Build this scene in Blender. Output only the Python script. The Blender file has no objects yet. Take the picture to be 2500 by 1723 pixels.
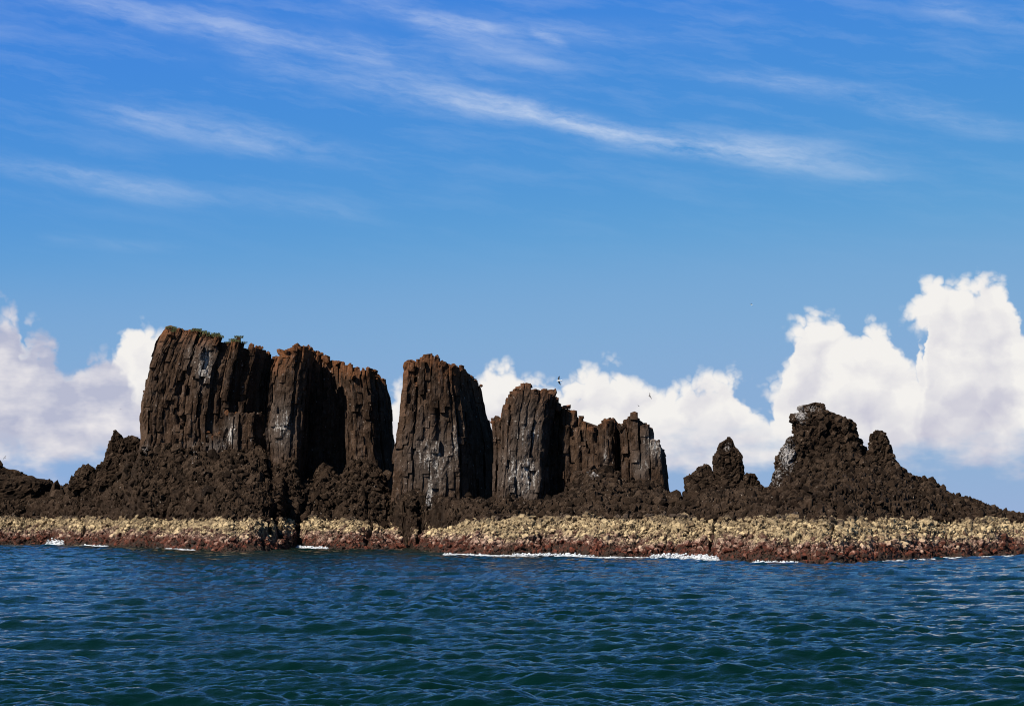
import bpy, bmesh, math, random
import numpy as np

# ------------------------------------------------------------------ camera
S = bpy.context.scene
COL = S.collection
F, CX, CY = 5000.0, 1250.0, 861.5          # focal length / centre, in units of a 2500 px wide frame
CAMH, HORIZON = 5.0, 1255.0
TH = math.atan((HORIZON - CY) / F)
CT, ST = math.cos(TH), math.sin(TH)
cam = bpy.data.cameras.new('camera')
cam.lens, cam.sensor_width, cam.clip_end, cam.clip_start = 36.0 * F / 2500.0, 36.0, 60000.0, 0.5
camo = bpy.data.objects.new('camera', cam)
camo.location = (0, 0, CAMH)
camo.rotation_euler = (math.pi / 2 + TH, 0, 0)
COL.objects.link(camo)
S.camera = camo

# ------------------------------------------------------------------ light
SUN_EL, SUN_AZ = math.radians(43), math.radians(47)      # azimuth measured to the left of straight behind the camera
sx, sy, sz = -math.cos(SUN_EL) * math.sin(SUN_AZ), -math.cos(SUN_EL) * math.cos(SUN_AZ), math.sin(SUN_EL)
sl = bpy.data.lights.new('sun', 'SUN')
sl.energy, sl.angle, sl.color = 5.0, math.radians(0.53), (1.0, 0.93, 0.83)
so = bpy.data.objects.new('sun', sl)
from mathutils import Vector
so.rotation_euler = Vector((sx, sy, sz)).to_track_quat('Z', 'Y').to_euler()
so.location = (-200, -100, 300)
COL.objects.link(so)
vs = S.view_settings
vs.view_transform, vs.look, vs.exposure, vs.gamma = 'Standard', 'None', 0.9, 1.0

S.cycles.filter_width = 1.05

# ------------------------------------------------------------------ node helpers
class X:
    """a socket that builds math nodes when used in arithmetic"""
    def __init__(s, nt, sock): s.nt, s.s = nt, sock
    def op(s, o, *a, clamp=False):
        n = s.nt.nodes.new('ShaderNodeMath'); n.operation = o; n.use_clamp = clamp
        for i, v in enumerate((s,) + a):
            if isinstance(v, X): s.nt.links.new(v.s, n.inputs[i])
            else: n.inputs[i].default_value = v
        return X(s.nt, n.outputs[0])
    def __add__(s, o): return s.op('ADD', o)
    __radd__ = __add__
    def __mul__(s, o): return s.op('MULTIPLY', o)
    __rmul__ = __mul__
    def __sub__(s, o): return s.op('SUBTRACT', o)
    def __rsub__(s, o): return (s * -1.0) + o
    def __truediv__(s, o): return s.op('DIVIDE', o)
    def sat(s): return s.op('ADD', 0.0, clamp=True)
    def pow(s, e): return s.op('POWER', e)
    def max(s, o): return s.op('MAXIMUM', o)
    def min(s, o): return s.op('MINIMUM', o)
    def abs(s): return s.op('ABSOLUTE')
    def ss(s, a, b, lo=0.0, hi=1.0):
        n = s.nt.nodes.new('ShaderNodeMapRange'); n.interpolation_type = 'SMOOTHSTEP'
        s.nt.links.new(s.s, n.inputs[0])
        for i, v in zip((1, 2, 3, 4), (a, b, lo, hi)): n.inputs[i].default_value = v
        return X(s.nt, n.outputs[0])
def vec(nt, x, y, z):
    n = nt.nodes.new('ShaderNodeCombineXYZ')
    for i, v in enumerate((x, y, z)):
        if isinstance(v, X): nt.links.new(v.s, n.inputs[i])
        else: n.inputs[i].default_value = v
    return X(nt, n.outputs[0])
def noise(nt, v, scale, detail=4.0, rough=0.55, lac=2.0, dist=0.0):
    n = nt.nodes.new('ShaderNodeTexNoise'); n.noise_dimensions = '3D'
    if v is not None: nt.links.new(v.s, n.inputs['Vector'])
    n.inputs['Scale'].default_value = scale; n.inputs['Detail'].default_value = detail
    n.inputs['Roughness'].default_value = rough; n.inputs['Lacunarity'].default_value = lac
    n.inputs['Distortion'].default_value = dist
    return X(nt, n.outputs[0])
def voro(nt, v, scale, feature='F1', detail=0.0, rand=1.0):
    n = nt.nodes.new('ShaderNodeTexVoronoi'); n.feature = feature
    if v is not None: nt.links.new(v.s, n.inputs['Vector'])
    n.inputs['Scale'].default_value = scale
    n.inputs['Randomness'].default_value = rand
    if 'Detail' in n.inputs: n.inputs['Detail'].default_value = detail
    return X(nt, n.outputs['Distance'])
def mixc(nt, f, a, b, mode='MIX'):
    n = nt.nodes.new('ShaderNodeMix'); n.data_type = 'RGBA'; n.blend_type = mode
    for s_, v in ((n.inputs[0], f), (n.inputs[6], a), (n.inputs[7], b)):
        if isinstance(v, X): nt.links.new(v.s, s_)
        elif isinstance(v, tuple): s_.default_value = v + (1,) if len(v) == 3 else v
        else: s_.default_value = v
    return X(nt, n.outputs[2])

def px_dir(px, py):
    """image position -> (azimuth, slope of elevation)"""
    dx, dy, dz = px - CX, F * CT - (CY - py) * ST, F * ST + (CY - py) * CT
    return math.atan2(dx, dy), dz / math.hypot(dx, dy)

# ------------------------------------------------------------------ sky
W = bpy.data.worlds.new('World'); S.world = W; W.use_nodes = True
nt = W.node_tree; nt.nodes.clear()
out = nt.nodes.new('ShaderNodeOutputWorld'); bg = nt.nodes.new('ShaderNodeBackground')
nt.links.new(bg.outputs[0], out.inputs[0])
SKYK = 0.1
EXPK = 2 ** vs.exposure
bg.inputs[1].default_value = SKYK / EXPK
sky = nt.nodes.new('ShaderNodeTexSky'); sky.sky_type = 'NISHITA'; sky.sun_disc = False
sky.sun_elevation = SUN_EL; sky.sun_rotation = math.atan2(sx, sy)
sky.altitude = 0; sky.air_density = 1.0; sky.dust_density = 0.0; sky.ozone_density = 6.0
skc = X(nt, sky.outputs[0])
tc = nt.nodes.new('ShaderNodeTexCoord')
sp = nt.nodes.new('ShaderNodeSeparateXYZ'); nt.links.new(tc.outputs['Generated'], sp.inputs[0])
dx, dy, dz = (X(nt, sp.outputs[i]) for i in range(3))
az = dx.op('ARCTAN2', dy)
el = dz / (dx * dx + dy * dy).op('SQRT').max(0.02)
# deep, polarised-looking blue over the whole dome (film response)
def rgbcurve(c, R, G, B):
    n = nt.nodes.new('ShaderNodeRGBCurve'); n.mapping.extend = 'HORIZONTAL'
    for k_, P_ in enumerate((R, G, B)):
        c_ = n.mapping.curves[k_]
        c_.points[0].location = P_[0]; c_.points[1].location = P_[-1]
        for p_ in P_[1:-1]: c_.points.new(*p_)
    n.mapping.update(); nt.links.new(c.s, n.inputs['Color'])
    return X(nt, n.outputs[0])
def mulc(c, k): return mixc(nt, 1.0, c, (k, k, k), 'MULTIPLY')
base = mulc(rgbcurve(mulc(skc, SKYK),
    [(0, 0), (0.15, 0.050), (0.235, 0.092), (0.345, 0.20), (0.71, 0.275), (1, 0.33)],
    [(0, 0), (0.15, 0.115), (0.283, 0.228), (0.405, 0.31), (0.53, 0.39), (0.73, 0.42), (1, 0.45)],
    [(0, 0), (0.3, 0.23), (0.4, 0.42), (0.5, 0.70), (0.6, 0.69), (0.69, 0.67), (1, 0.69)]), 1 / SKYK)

def voff(v, a, b, c=0.0):
    n = nt.nodes.new('ShaderNodeVectorMath'); n.operation = 'ADD'
    nt.links.new(v.s, n.inputs[0]); n.inputs[1].default_value = (a, b, c)
    return X(nt, n.outputs[0])
wn = nt.nodes.new('ShaderNodeTexNoise'); wn.noise_dimensions = '2D'      # warps the sky plane
nt.links.new(vec(nt, az, el, 0.0).s, wn.inputs['Vector'])
wn.inputs['Scale'].default_value = 42.0; wn.inputs['Detail'].default_value = 4.0; wn.inputs['Roughness'].default_value = 0.62
ws = nt.nodes.new('ShaderNodeSeparateColor'); nt.links.new(wn.outputs['Color'], ws.inputs[0])
w1, w2 = X(nt, ws.outputs[0]) - 0.5, X(nt, ws.outputs[1]) - 0.5
pv = vec(nt, az + w1 * 0.015, el + w2 * 0.015, 0.0)
def voro2(v, s):
    n = nt.nodes.new('ShaderNodeTexVoronoi'); n.voronoi_dimensions = '2D'
    nt.links.new(v.s, n.inputs['Vector']); n.inputs['Scale'].default_value = s
    d = X(nt, n.outputs['Distance'])
    return 1.0 - d * d
def noise2(v, scale, detail=4.0, rough=0.55):
    n = nt.nodes.new('ShaderNodeTexNoise'); n.noise_dimensions = '2D'
    nt.links.new(v.s, n.inputs['Vector'])
    n.inputs['Scale'].default_value = scale; n.inputs['Detail'].default_value = detail; n.inputs['Roughness'].default_value = rough
    return X(nt, n.outputs[0])
def puff(v):
    """billowing relief, about 0..1"""
    return voro2(v, 34.0) * 0.50 + voro2(v, 85.0) * 0.32 + voro2(v, 200.0) * 0.18

def curve_of(pts, lo=-0.30, hi=0.30, vmax=0.16):
    """cloud-top height (slope) as a function of azimuth, from points seen in the frame"""
    n = nt.nodes.new('ShaderNodeFloatCurve')
    t = (az + w1 * 0.012 - lo) / (hi - lo)
    nt.links.new(t.sat().s, n.inputs['Value'])
    c = n.mapping.curves[0]
    P = []
    for px, py in pts:
        a, e = px_dir(px, py)
        P.append(((a - lo) / (hi - lo), max(0.0, min(1.0, e / vmax))))
    c.points[0].location = (0.0, P[0][1]); c.points[1].location = (1.0, P[-1][1])
    for p in P: c.points.new(*p)
    for p in c.points: p.handle_type = 'AUTO_CLAMPED'
    n.mapping.update()
    return X(nt, n.outputs[0]) * vmax
# cumulus on the horizon: white towers behind, a mauve bank in front on the left
ENV_W = [(-200, 840), (0, 800), (150, 890), (262, 900), (282, 830), (305, 802), (350, 797), (390, 812), (450, 850), (600, 900), (800, 940),
 (940, 965), (985, 940), (1080, 945), (1160, 930), (1190, 905), (1230, 892), (1262, 918), (1300, 925), (1332, 948), (1372, 932), (1400, 905), (1440, 893),
 (1500, 890), (1560, 893), (1602, 905), (1640, 925), (1660, 950), (1690, 930), (1740, 903), (1780, 900), (1800, 925), (1822, 965), (1872, 990),
 (1900, 920), (1932, 860), (1960, 788), (1990, 768), (2030, 764), (2062, 790), (2100, 802), (2140, 783), (2172, 803), (2200, 842), (2236, 886),
 (2252, 845), (2250, 790), (2262, 722), (2282, 694), (2310, 690), (2340, 682), (2390, 690), (2420, 663), (2448, 672), (2470, 722), (2492, 790), (2520, 840), (2600, 880), (2750, 830)]
ENV_G = [(-200, 800), (-60, 770), (0, 752), (32, 762), (52, 815), (110, 812), (140, 838), (155, 868), (190, 882), (206, 868), (270, 852), (292, 868), (312, 925), (360, 1000), (420, 1040),
 (600, 1060), (900, 1000), (1000, 1010), (1300, 1040), (1500, 1050), (1700, 1000), (1900, 1060), (2200, 1080), (2380, 1040), (2500, 1060), (2700, 1000)]
pf = puff(pv)
pv_s = voff(pv, -0.0050, 0.0080)
rl = (voro2(pv, 34.0) - voro2(pv_s, 34.0)) * 0.62 + (voro2(pv, 85.0) - voro2(pv_s, 85.0)) * 0.26
fb = w1 + 0.5
edge = (pf - 0.80) * 0.034 + w2 * 0.009
env = curve_of(ENV_W) - el
for cx_, cy_, r_ in ((2256, 772, 50), (2292, 742, 62), (2232, 790, 26), (1905, 965, 40), (1985, 815, 55), (335, 850, 52)):     # overhanging lobes
    a_, e_ = px_dir(cx_, cy_)
    env = env.max((((az - a_) * (az - a_) + (el - e_) * (el - e_)).op('SQRT') * -1.0) + r_ / F)
dW = env + edge
aW = dW.ss(-0.0016, 0.0070)
relief = (rl * 1.5 + 0.5).sat()
deep = dW.ss(0.0, 0.075)                                    # thickness below the cloud top
strat = noise2(vec(nt, az, el * 2.2, 0.0), 26.0, 4, 0.58)
cW = mixc(nt, (deep * 0.70 + (0.5 - relief) * 1.0 + (strat - 0.5) * 0.5 - 0.06).sat(), (0.90, 0.88, 0.855), (0.52, 0.52, 0.64))
dG = curve_of(ENV_G) - el + edge * 1.25
aG = dG.ss(-0.003, 0.010) * 0.95
cG = mixc(nt, ((strat - 0.36) * 2.6 + (relief - 0.5) * 0.9).sat(), (0.45, 0.475, 0.62), (0.80, 0.775, 0.80))
# both thin out into haze towards their flat bases
basefade = (el + (strat - 0.5) * 0.04).ss(0.016, 0.040)
gfade = basefade * (az + (strat - 0.5) * 0.1).ss(-0.17, -0.08, 1.0, 0.35)
aW = aW * basefade
aG = aG * gfade

# cirrus streaks
SLP = math.atan(0.165)
qs, qd = az * math.cos(SLP) - el * math.sin(SLP), el * math.cos(SLP) + az * math.sin(SLP)
qd = qd + w1 * 0.006
st1 = noise2(vec(nt, qs * 9.0, qd * 62.0, 0.0), 1.4, 5, 0.62)
st2 = noise2(vec(nt, qs * 34.0 + 9.0, qd * 120.0, 0.0), 1.3, 4, 0.62)
wob0 = noise2(vec(nt, qs * 7.0, qd * 4.0, 0.0), 1.0, 2, 0.5) - 0.5
strk = (st1 * 1.5 + st2 * 0.8 - 0.72).sat()
def band(p0, p1, width, amt, seed, head=0.25, tail=0.4):
    a0, e0 = px_dir(*p0); a1, e1 = px_dir(*p1)
    L = math.hypot(a1 - a0, e1 - e0); ux, uy = (a1 - a0) / L, (e1 - e0) / L
    s = ((az - a0) * ux + (el - e0) * uy) / L
    d = ((el - e0) * ux - (az - a0) * uy) / (width / F) + wob0 * (1.5 if seed % 2 else -1.5)
    prof = (d.abs() * -1.0 + 1.0).ss(0.0, 1.0)
    return prof * s.ss(0.0, head) * s.ss(1.0 - tail, 1.0, 1.0, 0.0) * amt
BANDS = [((-100, -60), (1500, 215), 70, 0.75, 1), ((250, 95), (2380, 440), 58, 1.05, 2, 0.5, 0.28), ((1000, 205), (2300, 480), 40, 0.8, 8),
 ((930, 25), (1480, 190), 40, 0.5, 3), ((120, 250), (1000, 415), 62, 0.75, 4), ((-120, 375), (620, 500), 48, 0.75, 5),
 ((1660, 165), (2640, 335), 48, 0.62, 6), ((2180, 0), (2700, 95), 45, 0.6, 7), ((60, 575), (520, 610), 26, 0.22, 9), ((500, 480), (1000, 545), 50, 0.22, 10),
 ((600, -20), (1900, 130), 60, 0.45, 11), ((960, 26), (1300, 92), 24, 0.6, 13), ((1285, 68), (1400, 112), 20, 1.1, 15)]
ci = None
for b in BANDS:
    t = band(*b)
    ci = t if ci is None else ci + t
ci = ci * strk
# thin veil over the whole dome, in the same direction
veil = (st1 - 0.46).max(0.0) * 0.32 * el.ss(0.10, 0.22)
ci = (ci * 0.42 + veil).min(0.50)
colr = mixc(nt, ci, base, (0.78 / SKYK, 0.84 / SKYK, 0.93 / SKYK))
def lift(c):
    return mixc(nt, 1.0, c, (1 / SKYK, 1 / SKYK, 1 / SKYK), 'MULTIPLY')
colr = mixc(nt, aW, colr, lift(cW))
colr = mixc(nt, aG, colr, lift(cG))
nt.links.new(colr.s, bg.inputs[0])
W.cycles.sampling_method = 'MANUAL'; W.cycles.sample_map_resolution = 1024

# ------------------------------------------------------------------ numpy noise
RNG = np.random.default_rng(7)
random.seed(7)
def _h(ix, iy, iz, k=0):
    h = (ix.astype(np.int64) * 374761393 + iy.astype(np.int64) * 668265263 + iz.astype(np.int64) * 2147483647 + k * 974634777) & 0xFFFFFFFF
    h = ((h ^ (h >> 13)) * 1274126177) & 0xFFFFFFFF
    h = ((h ^ (h >> 16)) * 2246822519) & 0xFFFFFFFF
    return ((h ^ (h >> 15)) & 0xFFFFFF) / float(0x1000000)
def vnoise(p, k=0):
    """smooth value noise, -1..1, p is (n,3)"""
    i = np.floor(p); f = p - i; f = f * f * f * (f * (f * 6 - 15) + 10)
    i = i.astype(np.int64); r = 0
    for a in (0, 1):
        wx = f[:, 0] if a else 1 - f[:, 0]
        for b in (0, 1):
            wy = f[:, 1] if b else 1 - f[:, 1]
            for c in (0, 1):
                wz = f[:, 2] if c else 1 - f[:, 2]
                r = r + wx * wy * wz * _h(i[:, 0] + a, i[:, 1] + b, i[:, 2] + c, k)
    return r * 2 - 1
def fbm(p, oct=4, k=0, gain=0.5):
    r, a, t = 0, 1.0, 0.0
    for o in range(oct):
        r = r + a * vnoise(p * (2.03 ** o) + o * 17.3, k + o); t += a; a *= gain
    return r / t
def worley(p, k=0):
    """nearest-cell random value (-1..1), F1, F2-F1"""
    i = np.floor(p).astype(np.int64); n = len(p)
    f1 = np.full(n, 9.0); f2 = np.full(n, 9.0); rid = np.zeros(n)
    for a in (-1, 0, 1):
        for b in (-1, 0, 1):
            for c in (-1, 0, 1):
                x, y, z = i[:, 0] + a, i[:, 1] + b, i[:, 2] + c
                d = np.sqrt((x + _h(x, y, z, k + 1) - p[:, 0]) ** 2 + (y + _h(x, y, z, k + 2) - p[:, 1]) ** 2 + (z + _h(x, y, z, k + 3) - p[:, 2]) ** 2)
                m = d < f1
                f2 = np.where(m, f1, np.minimum(f2, d))
                rid = np.where(m, _h(x, y, z, k + 4), rid); f1 = np.where(m, d, f1)
    return rid * 2 - 1, f1, f2 - f1
def sstep(x, a, b):
    t = np.clip((x - a) / (b - a), 0, 1); return t * t * (3 - 2 * t)

# ------------------------------------------------------------------ camera geometry: the frame as a ruler
def P(px, py, Y):
    """point on the line of sight through image position (px,py), at distance Y along the view"""
    px, py, Y = (np.asarray(v, float) for v in (px, py, Y))
    dx, dy, dz = px - CX, F * CT - (CY - py) * ST, F * ST + (CY - py) * CT
    t = Y / dy
    return dx * t, Y + 0 * dx, CAMH + dz * t
def to_px(x, y, z):
    f = y * CT + (z - CAMH) * ST; u = -y * ST + (z - CAMH) * CT
    return CX + F * x / f, CY - F * u / f
def Zof(py, Y): return P(CX, py, Y)[2]
def Xof(px, Y): return (np.asarray(px, float) - CX) * np.asarray(Y, float) / F

# ------------------------------------------------------------------ object helpers
def mesh_np(name, V, Fc, attrs=None, smooth=False):
    """V (n,3), Fc list of lists or (m,k) array"""
    me = bpy.data.meshes.new(name)
    if isinstance(Fc, np.ndarray):
        m, k = Fc.shape
        me.vertices.add(len(V)); me.vertices.foreach_set('co', np.ascontiguousarray(V, np.float32).ravel())
        me.loops.add(m * k); me.loops.foreach_set('vertex_index', np.ascontiguousarray(Fc, np.int32).ravel())
        me.polygons.add(m); me.polygons.foreach_set('loop_start', np.arange(0, m * k, k, dtype=np.int32))
        me.update(calc_edges=True); me.validate()
    else:
        me.from_pydata([tuple(v) for v in V], [], Fc); me.update()
    for an, av in (attrs or {}).items():
        a = me.attributes.new(an, 'FLOAT', 'POINT'); a.data.foreach_set('value', np.ascontiguousarray(av, np.float32))
    me.polygons.foreach_set('use_smooth', np.full(len(me.polygons), smooth))
    return me
def link(name, me, mat, parent=None):
    if mat is not None and len(me.materials) == 0: me.materials.append(mat)
    o = bpy.data.objects.new(name, me); COL.objects.link(o)
    if parent is not None: o.parent = parent
    return o
def thing(name, label, cat, loc=(0, 0, 0), group=None):
    o = bpy.data.objects.new(name, None); o.empty_display_size = 0.5
    COL.objects.link(o); o.location = loc; tag(o, label, cat, group); return o
def tag(o, label=None, cat=None, group=None, kind=None):
    if label: o['label'] = label
    if cat: o['category'] = cat
    if group: o['group'] = group
    if kind: o['kind'] = kind
    return o

# ------------------------------------------------------------------ materials
def new_mat(name):
    m = bpy.data.materials.new(name); m.use_nodes = True
    nt_ = m.node_tree; b = nt_.nodes['Principled BSDF']
    return m, nt_, b
def attr(nt_, name):
    n = nt_.nodes.new('ShaderNodeAttribute'); n.attribute_name = name
    return X(nt_, n.outputs['Fac'])
def geo_pos(nt_):
    n = nt_.nodes.new('ShaderNodeNewGeometry'); return X(nt_, n.outputs['Position'])
def mapv(nt_, v, sc):
    n = nt_.nodes.new('ShaderNodeVectorMath'); n.operation = 'MULTIPLY'
    nt_.links.new(v.s, n.inputs[0]); n.inputs[1].default_value = sc
    return X(nt_, n.outputs[0])
def add_bump(nt_, b, h, strength, dist):
    n = nt_.nodes.new('ShaderNodeBump'); n.inputs['Strength'].default_value = strength; n.inputs['Distance'].default_value = dist
    nt_.links.new(h.s, n.inputs['Height']); nt_.links.new(n.outputs[0], b.inputs['Normal'])

def rock_material():
    m, t, b = new_mat('basalt')
    p = geo_pos(t)
    n1 = noise(t, p, 0.55, 3, 0.6)                           # broad
    n2 = noise(t, p, 3.4, 4, 0.7)                            # speckle
    nv = noise(t, mapv(t, p, (2.6, 2.6, 0.45)), 1.0, 3, 0.6)  # vertical streaks
    tone = attr(t, 'tone')
    c = mixc(t, (n1 * 1.5 - 0.3 + tone * 0.4).sat(), (0.0155, 0.0095, 0.0062), (0.047, 0.0275, 0.0168))
    c = mixc(t, ((n2 - 0.53) * 4.0 + tone * 0.5).sat() * 0.8, c, (0.074, 0.0465, 0.0305))
    c = mixc(t, ((n2 - 0.62) * 7.0).sat() * 0.7, c, (0.150, 0.108, 0.078))           # glints on small facets, painted in as bright specks
    c = mixc(t, ((nv - 0.55) * 5.0).sat() * 0.5, c, (0.066, 0.053, 0.047))           # grey lichen
    rust = attr(t, 'rust')
    c = mixc(t, ((rust * 1.5 + (n2 - 0.5) * 1.6 + (n1 - 0.5) * 1.8 + tone * 0.25 - 0.52)).sat() * 0.85, c, (0.108, 0.042, 0.016))
    gu = attr(t, 'guano')
    c = mixc(t, (gu * 1.1 + (n1 - 0.5) * 1.2).sat() * 0.7, c, (0.088, 0.074, 0.064))
    gm = ((gu * 1.2 + (nv - 0.5) * 2.6 + (n2 - 0.5) * 2.4 - 0.88) * 2.0).sat()
    c = mixc(t, gm * 0.85, c, (0.36, 0.34, 0.31))
    sp_ = ((noise(t, p, 1.9, 2, 0.5) - 0.69) * 14.0).sat()   # stray droppings
    c = mixc(t, sp_ * 0.6, c, (0.27, 0.235, 0.20))
    t.links.new(c.s, b.inputs['Base Color'])
    b.inputs['Roughness'].default_value = 0.95; b.inputs['Specular IOR Level'].default_value = 0.05
    h = voro(t, mapv(t, p, (1.6, 1.6, 1.1)), 1.2) * 0.6 + noise(t, p, 5.5, 3, 0.6) * 0.4 + noise(t, mapv(t, p, (3.4, 3.4, 0.10)), 1.1, 2, 0.5) * 0.3
    add_bump(t, b, h, 1.0, 0.17)
    return m
def shore_material():
    m, t, b = new_mat('barnacled_rock')
    p = geo_pos(t)
    sp_ = t.nodes.new('ShaderNodeSeparateXYZ'); t.links.new(p.s, sp_.inputs[0])
    n1 = noise(t, p, 0.45, 3, 0.6); n2 = noise(t, p, 3.8, 4, 0.7); nb = noise(t, p, 0.16, 3, 0.6)
    tone = attr(t, 'tone')
    z = X(t, sp_.outputs[2]) + (n1 - 0.5) * 2.2 + (nb - 0.5) * 3.2 + (n2 - 0.5) * 1.7 + tone * 0.6     # tide levels, blurred
    cream = mixc(t, (n2 * 2.2 - 0.62 + tone * 0.45).sat(), (0.085, 0.054, 0.028), (0.46, 0.352, 0.198))
    pink = mixc(t, (n2 * 2.4 - 0.75 + tone * 0.5).sat(), (0.045, 0.018, 0.011), (0.35, 0.235, 0.18))
    red = mixc(t, (n2 * 1.9 - 0.5 + tone * 0.2).sat(), (0.020, 0.0065, 0.0040), (0.125, 0.030, 0.013))
    wet = mixc(t, n2, (0.010, 0.007, 0.005), (0.030, 0.016, 0.010))
    c = mixc(t, z.ss(0.2, 1.0), wet, red)
    c = mixc(t, z.ss(1.2, 2.3), c, pink)
    c = mixc(t, z.ss(1.9, 3.1), c, cream)
    dark = mixc(t, n2, (0.018, 0.012, 0.008), (0.060, 0.040, 0.027))
    c = mixc(t, (z + n2 * 0.8).ss(4.5, 5.6), c, dark)                                 # black lichen zone on top
    dp = ((noise(t, p, 1.5, 3, 0.6) - 0.56) * 9.0 ).sat() * 0.75                      # bare dark patches
    c = mixc(t, dp, c, (0.032, 0.019, 0.011))
    c = mixc(t, attr(t, 'gap_shade'), c, (0.022, 0.013, 0.007))  # shade of the cracks between stones, painted into the base colour
    t.links.new(c.s, b.inputs['Base Color'])
    b.inputs['Roughness'].default_value = 0.8; b.inputs['Specular IOR Level'].default_value = 0.2
    add_bump(t, b, noise(t, p, 6.0, 4, 0.7), 1.0, 0.16)
    return m
def talus_material():
    m, t, b = new_mat('dark_basalt_rubble')
    p = geo_pos(t)
    n1 = noise(t, p, 0.4, 3, 0.6); n2 = noise(t, p, 3.4, 4, 0.7); tone = attr(t, 'tone')
    c = mixc(t, (n1 * 1.4 - 0.25 + tone * 0.4).sat(), (0.0080, 0.0051, 0.0034), (0.0275, 0.0170, 0.0106))
    c = mixc(t, ((n2 - 0.52) * 3.4 + tone * 0.5).sat() * 0.75, c, (0.058, 0.040, 0.028))
    c = mixc(t, ((n2 - 0.63) * 8.0).sat() * 0.6, c, (0.125, 0.092, 0.066))
    gu = attr(t, 'guano')
    gm = ((gu * 1.2 + (n2 - 0.5) * 3.2 - 0.8) * 2.0).sat()
    c = mixc(t, gm * 0.75, c, (0.30, 0.285, 0.275))
    s_ = ((noise(t, p, 2.3, 2, 0.5) - 0.70) * 14.0).sat()
    c = mixc(t, s_ * 0.5, c, (0.26, 0.22, 0.18))
    t.links.new(c.s, b.inputs['Base Color'])
    b.inputs['Roughness'].default_value = 0.95; b.inputs['Specular IOR Level'].default_value = 0.05
    add_bump(t, b, noise(t, p, 5.0, 4, 0.65), 1.0, 0.13)
    return m
M_ROCK, M_SHORE, M_TALUS = rock_material(), shore_material(), talus_material()

# ------------------------------------------------------------------ sea
def ocean_tile(L, N, wind, depth_amp, wl_min, seed, wdir):
    """height tile and horizontal chop from a directional wave spectrum"""
    r = np.random.default_rng(seed)
    k1 = 2 * np.pi * np.fft.fftfreq(N, L / N)
    kx, ky = np.meshgrid(k1, k1, indexing='ij'); k = np.hypot(kx, ky); k[0, 0] = 1e-6
    Lw = wind * wind / 9.81
    cosf = (kx * wdir[0] + ky * wdir[1]) / k
    ph = np.exp(-1.0 / (k * Lw) ** 2) / k ** 4 * (np.abs(cosf) ** 4 * np.where(cosf < 0, 0.3, 1.0) + 0.025) * np.exp(-(k * wl_min / 6.28) ** 2)
    ph[0, 0] = 0
    A = np.sqrt(ph) * (r.normal(size=(N, N)) + 1j * r.normal(size=(N, N)))
    h = np.real(np.fft.ifft2(A)); s = depth_amp / h.std()
    dx_ = np.real(np.fft.ifft2(-1j * kx / k * A)) * s; dy_ = np.real(np.fft.ifft2(-1j * ky / k * A)) * s
    return h * s, dx_, dy_, L, N
def tile_at(t, x, y):
    h, dx_, dy_, L, N = t
    u, v = x / L * N, y / L * N
    i, j = np.floor(u).astype(int), np.floor(v).astype(int); a, b_ = u - i, v - j
    i0, j0, i1, j1 = i % N, j % N, (i + 1) % N, (j + 1) % N
    return [q[i0, j0] * (1 - a) * (1 - b_) + q[i1, j0] * a * (1 - b_) + q[i0, j1] * (1 - a) * b_ + q[i1, j1] * a * b_ for q in (h, dx_, dy_)]
def build_sea():
    T1 = ocean_tile(83.0, 512, 3.3, 0.100, 0.28, 3, (0.20, 0.98))
    T2 = ocean_tile(29.0, 512, 1.6, 0.046, 0.10, 5, (0.18, 0.98))
    ys = [22.0]
    while ys[-1] < 350: ys.append(ys[-1] + min(max(ys[-1] ** 2 / 25000 * 0.62, 0.075), 0.62) * (1.0 if ys[-1] > 50 else 1.6))
    ys = np.array([-6000, -1200, -200, 0.0, 15.0] + ys + [370, 420, 600, 1200, 4000, 15000, 50000])
    us = np.concatenate([[-300, -20, -2, -0.6], np.linspace(-0.36, 0.36, 410), [0.6, 2, 20, 300]])
    Y, U = np.meshgrid(ys, us, indexing='ij')
    Xg = U * np.clip(Y, 38, 360)
    x, y = Xg.ravel(), Y.ravel()
    h1, a1, b1 = tile_at(T1, x, y); h2, a2, b2 = tile_at(T2, x * 0.94 + y * 0.34, y * 0.94 - x * 0.34)
    damp = sstep(y, 18, 30) * (1 - sstep(y, 345, 368)) * (1 - sstep(np.abs(U.ravel()), 0.34, 0.4))
    gust = np.clip(0.85 + 0.9 * fbm(np.stack([x / 26, y / 40, 0 * x], 1), 3, 5), 0.3, 1.6)       # patches of rougher and smoother water
    z = (h1 + h2 * gust) * damp
    x = x + 0.6 * (a1 + a2) * damp; y = y + 0.6 * (b1 + b2) * damp
    n, m_ = Y.shape
    idx = np.arange(n * m_).reshape(n, m_)
    Fq = np.stack([idx[:-1, :-1], idx[:-1, 1:], idx[1:, 1:], idx[1:, :-1]], -1).reshape(-1, 4)
    me = mesh_np('sea', np.stack([x, y, z], 1), Fq, smooth=True)
    m, t, b = new_mat('sea_water')
    p = geo_pos(t)
    b.inputs['Base Color'].default_value = (0.0004, 0.0074, 0.0060, 1)
    b.inputs['Roughness'].default_value = 0.06; b.inputs['IOR'].default_value = 1.333
    b.inputs['Specular IOR Level'].default_value = 0.5
    h = noise(t, mapv(t, p, (0.7, 1.5, 0.2)), 3.6, 4, 0.65)
    add_bump(t, b, h, 0.5, 0.12)
    o = link('sea', me, m); tag(o, kind='structure')
    return o
build_sea()

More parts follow.
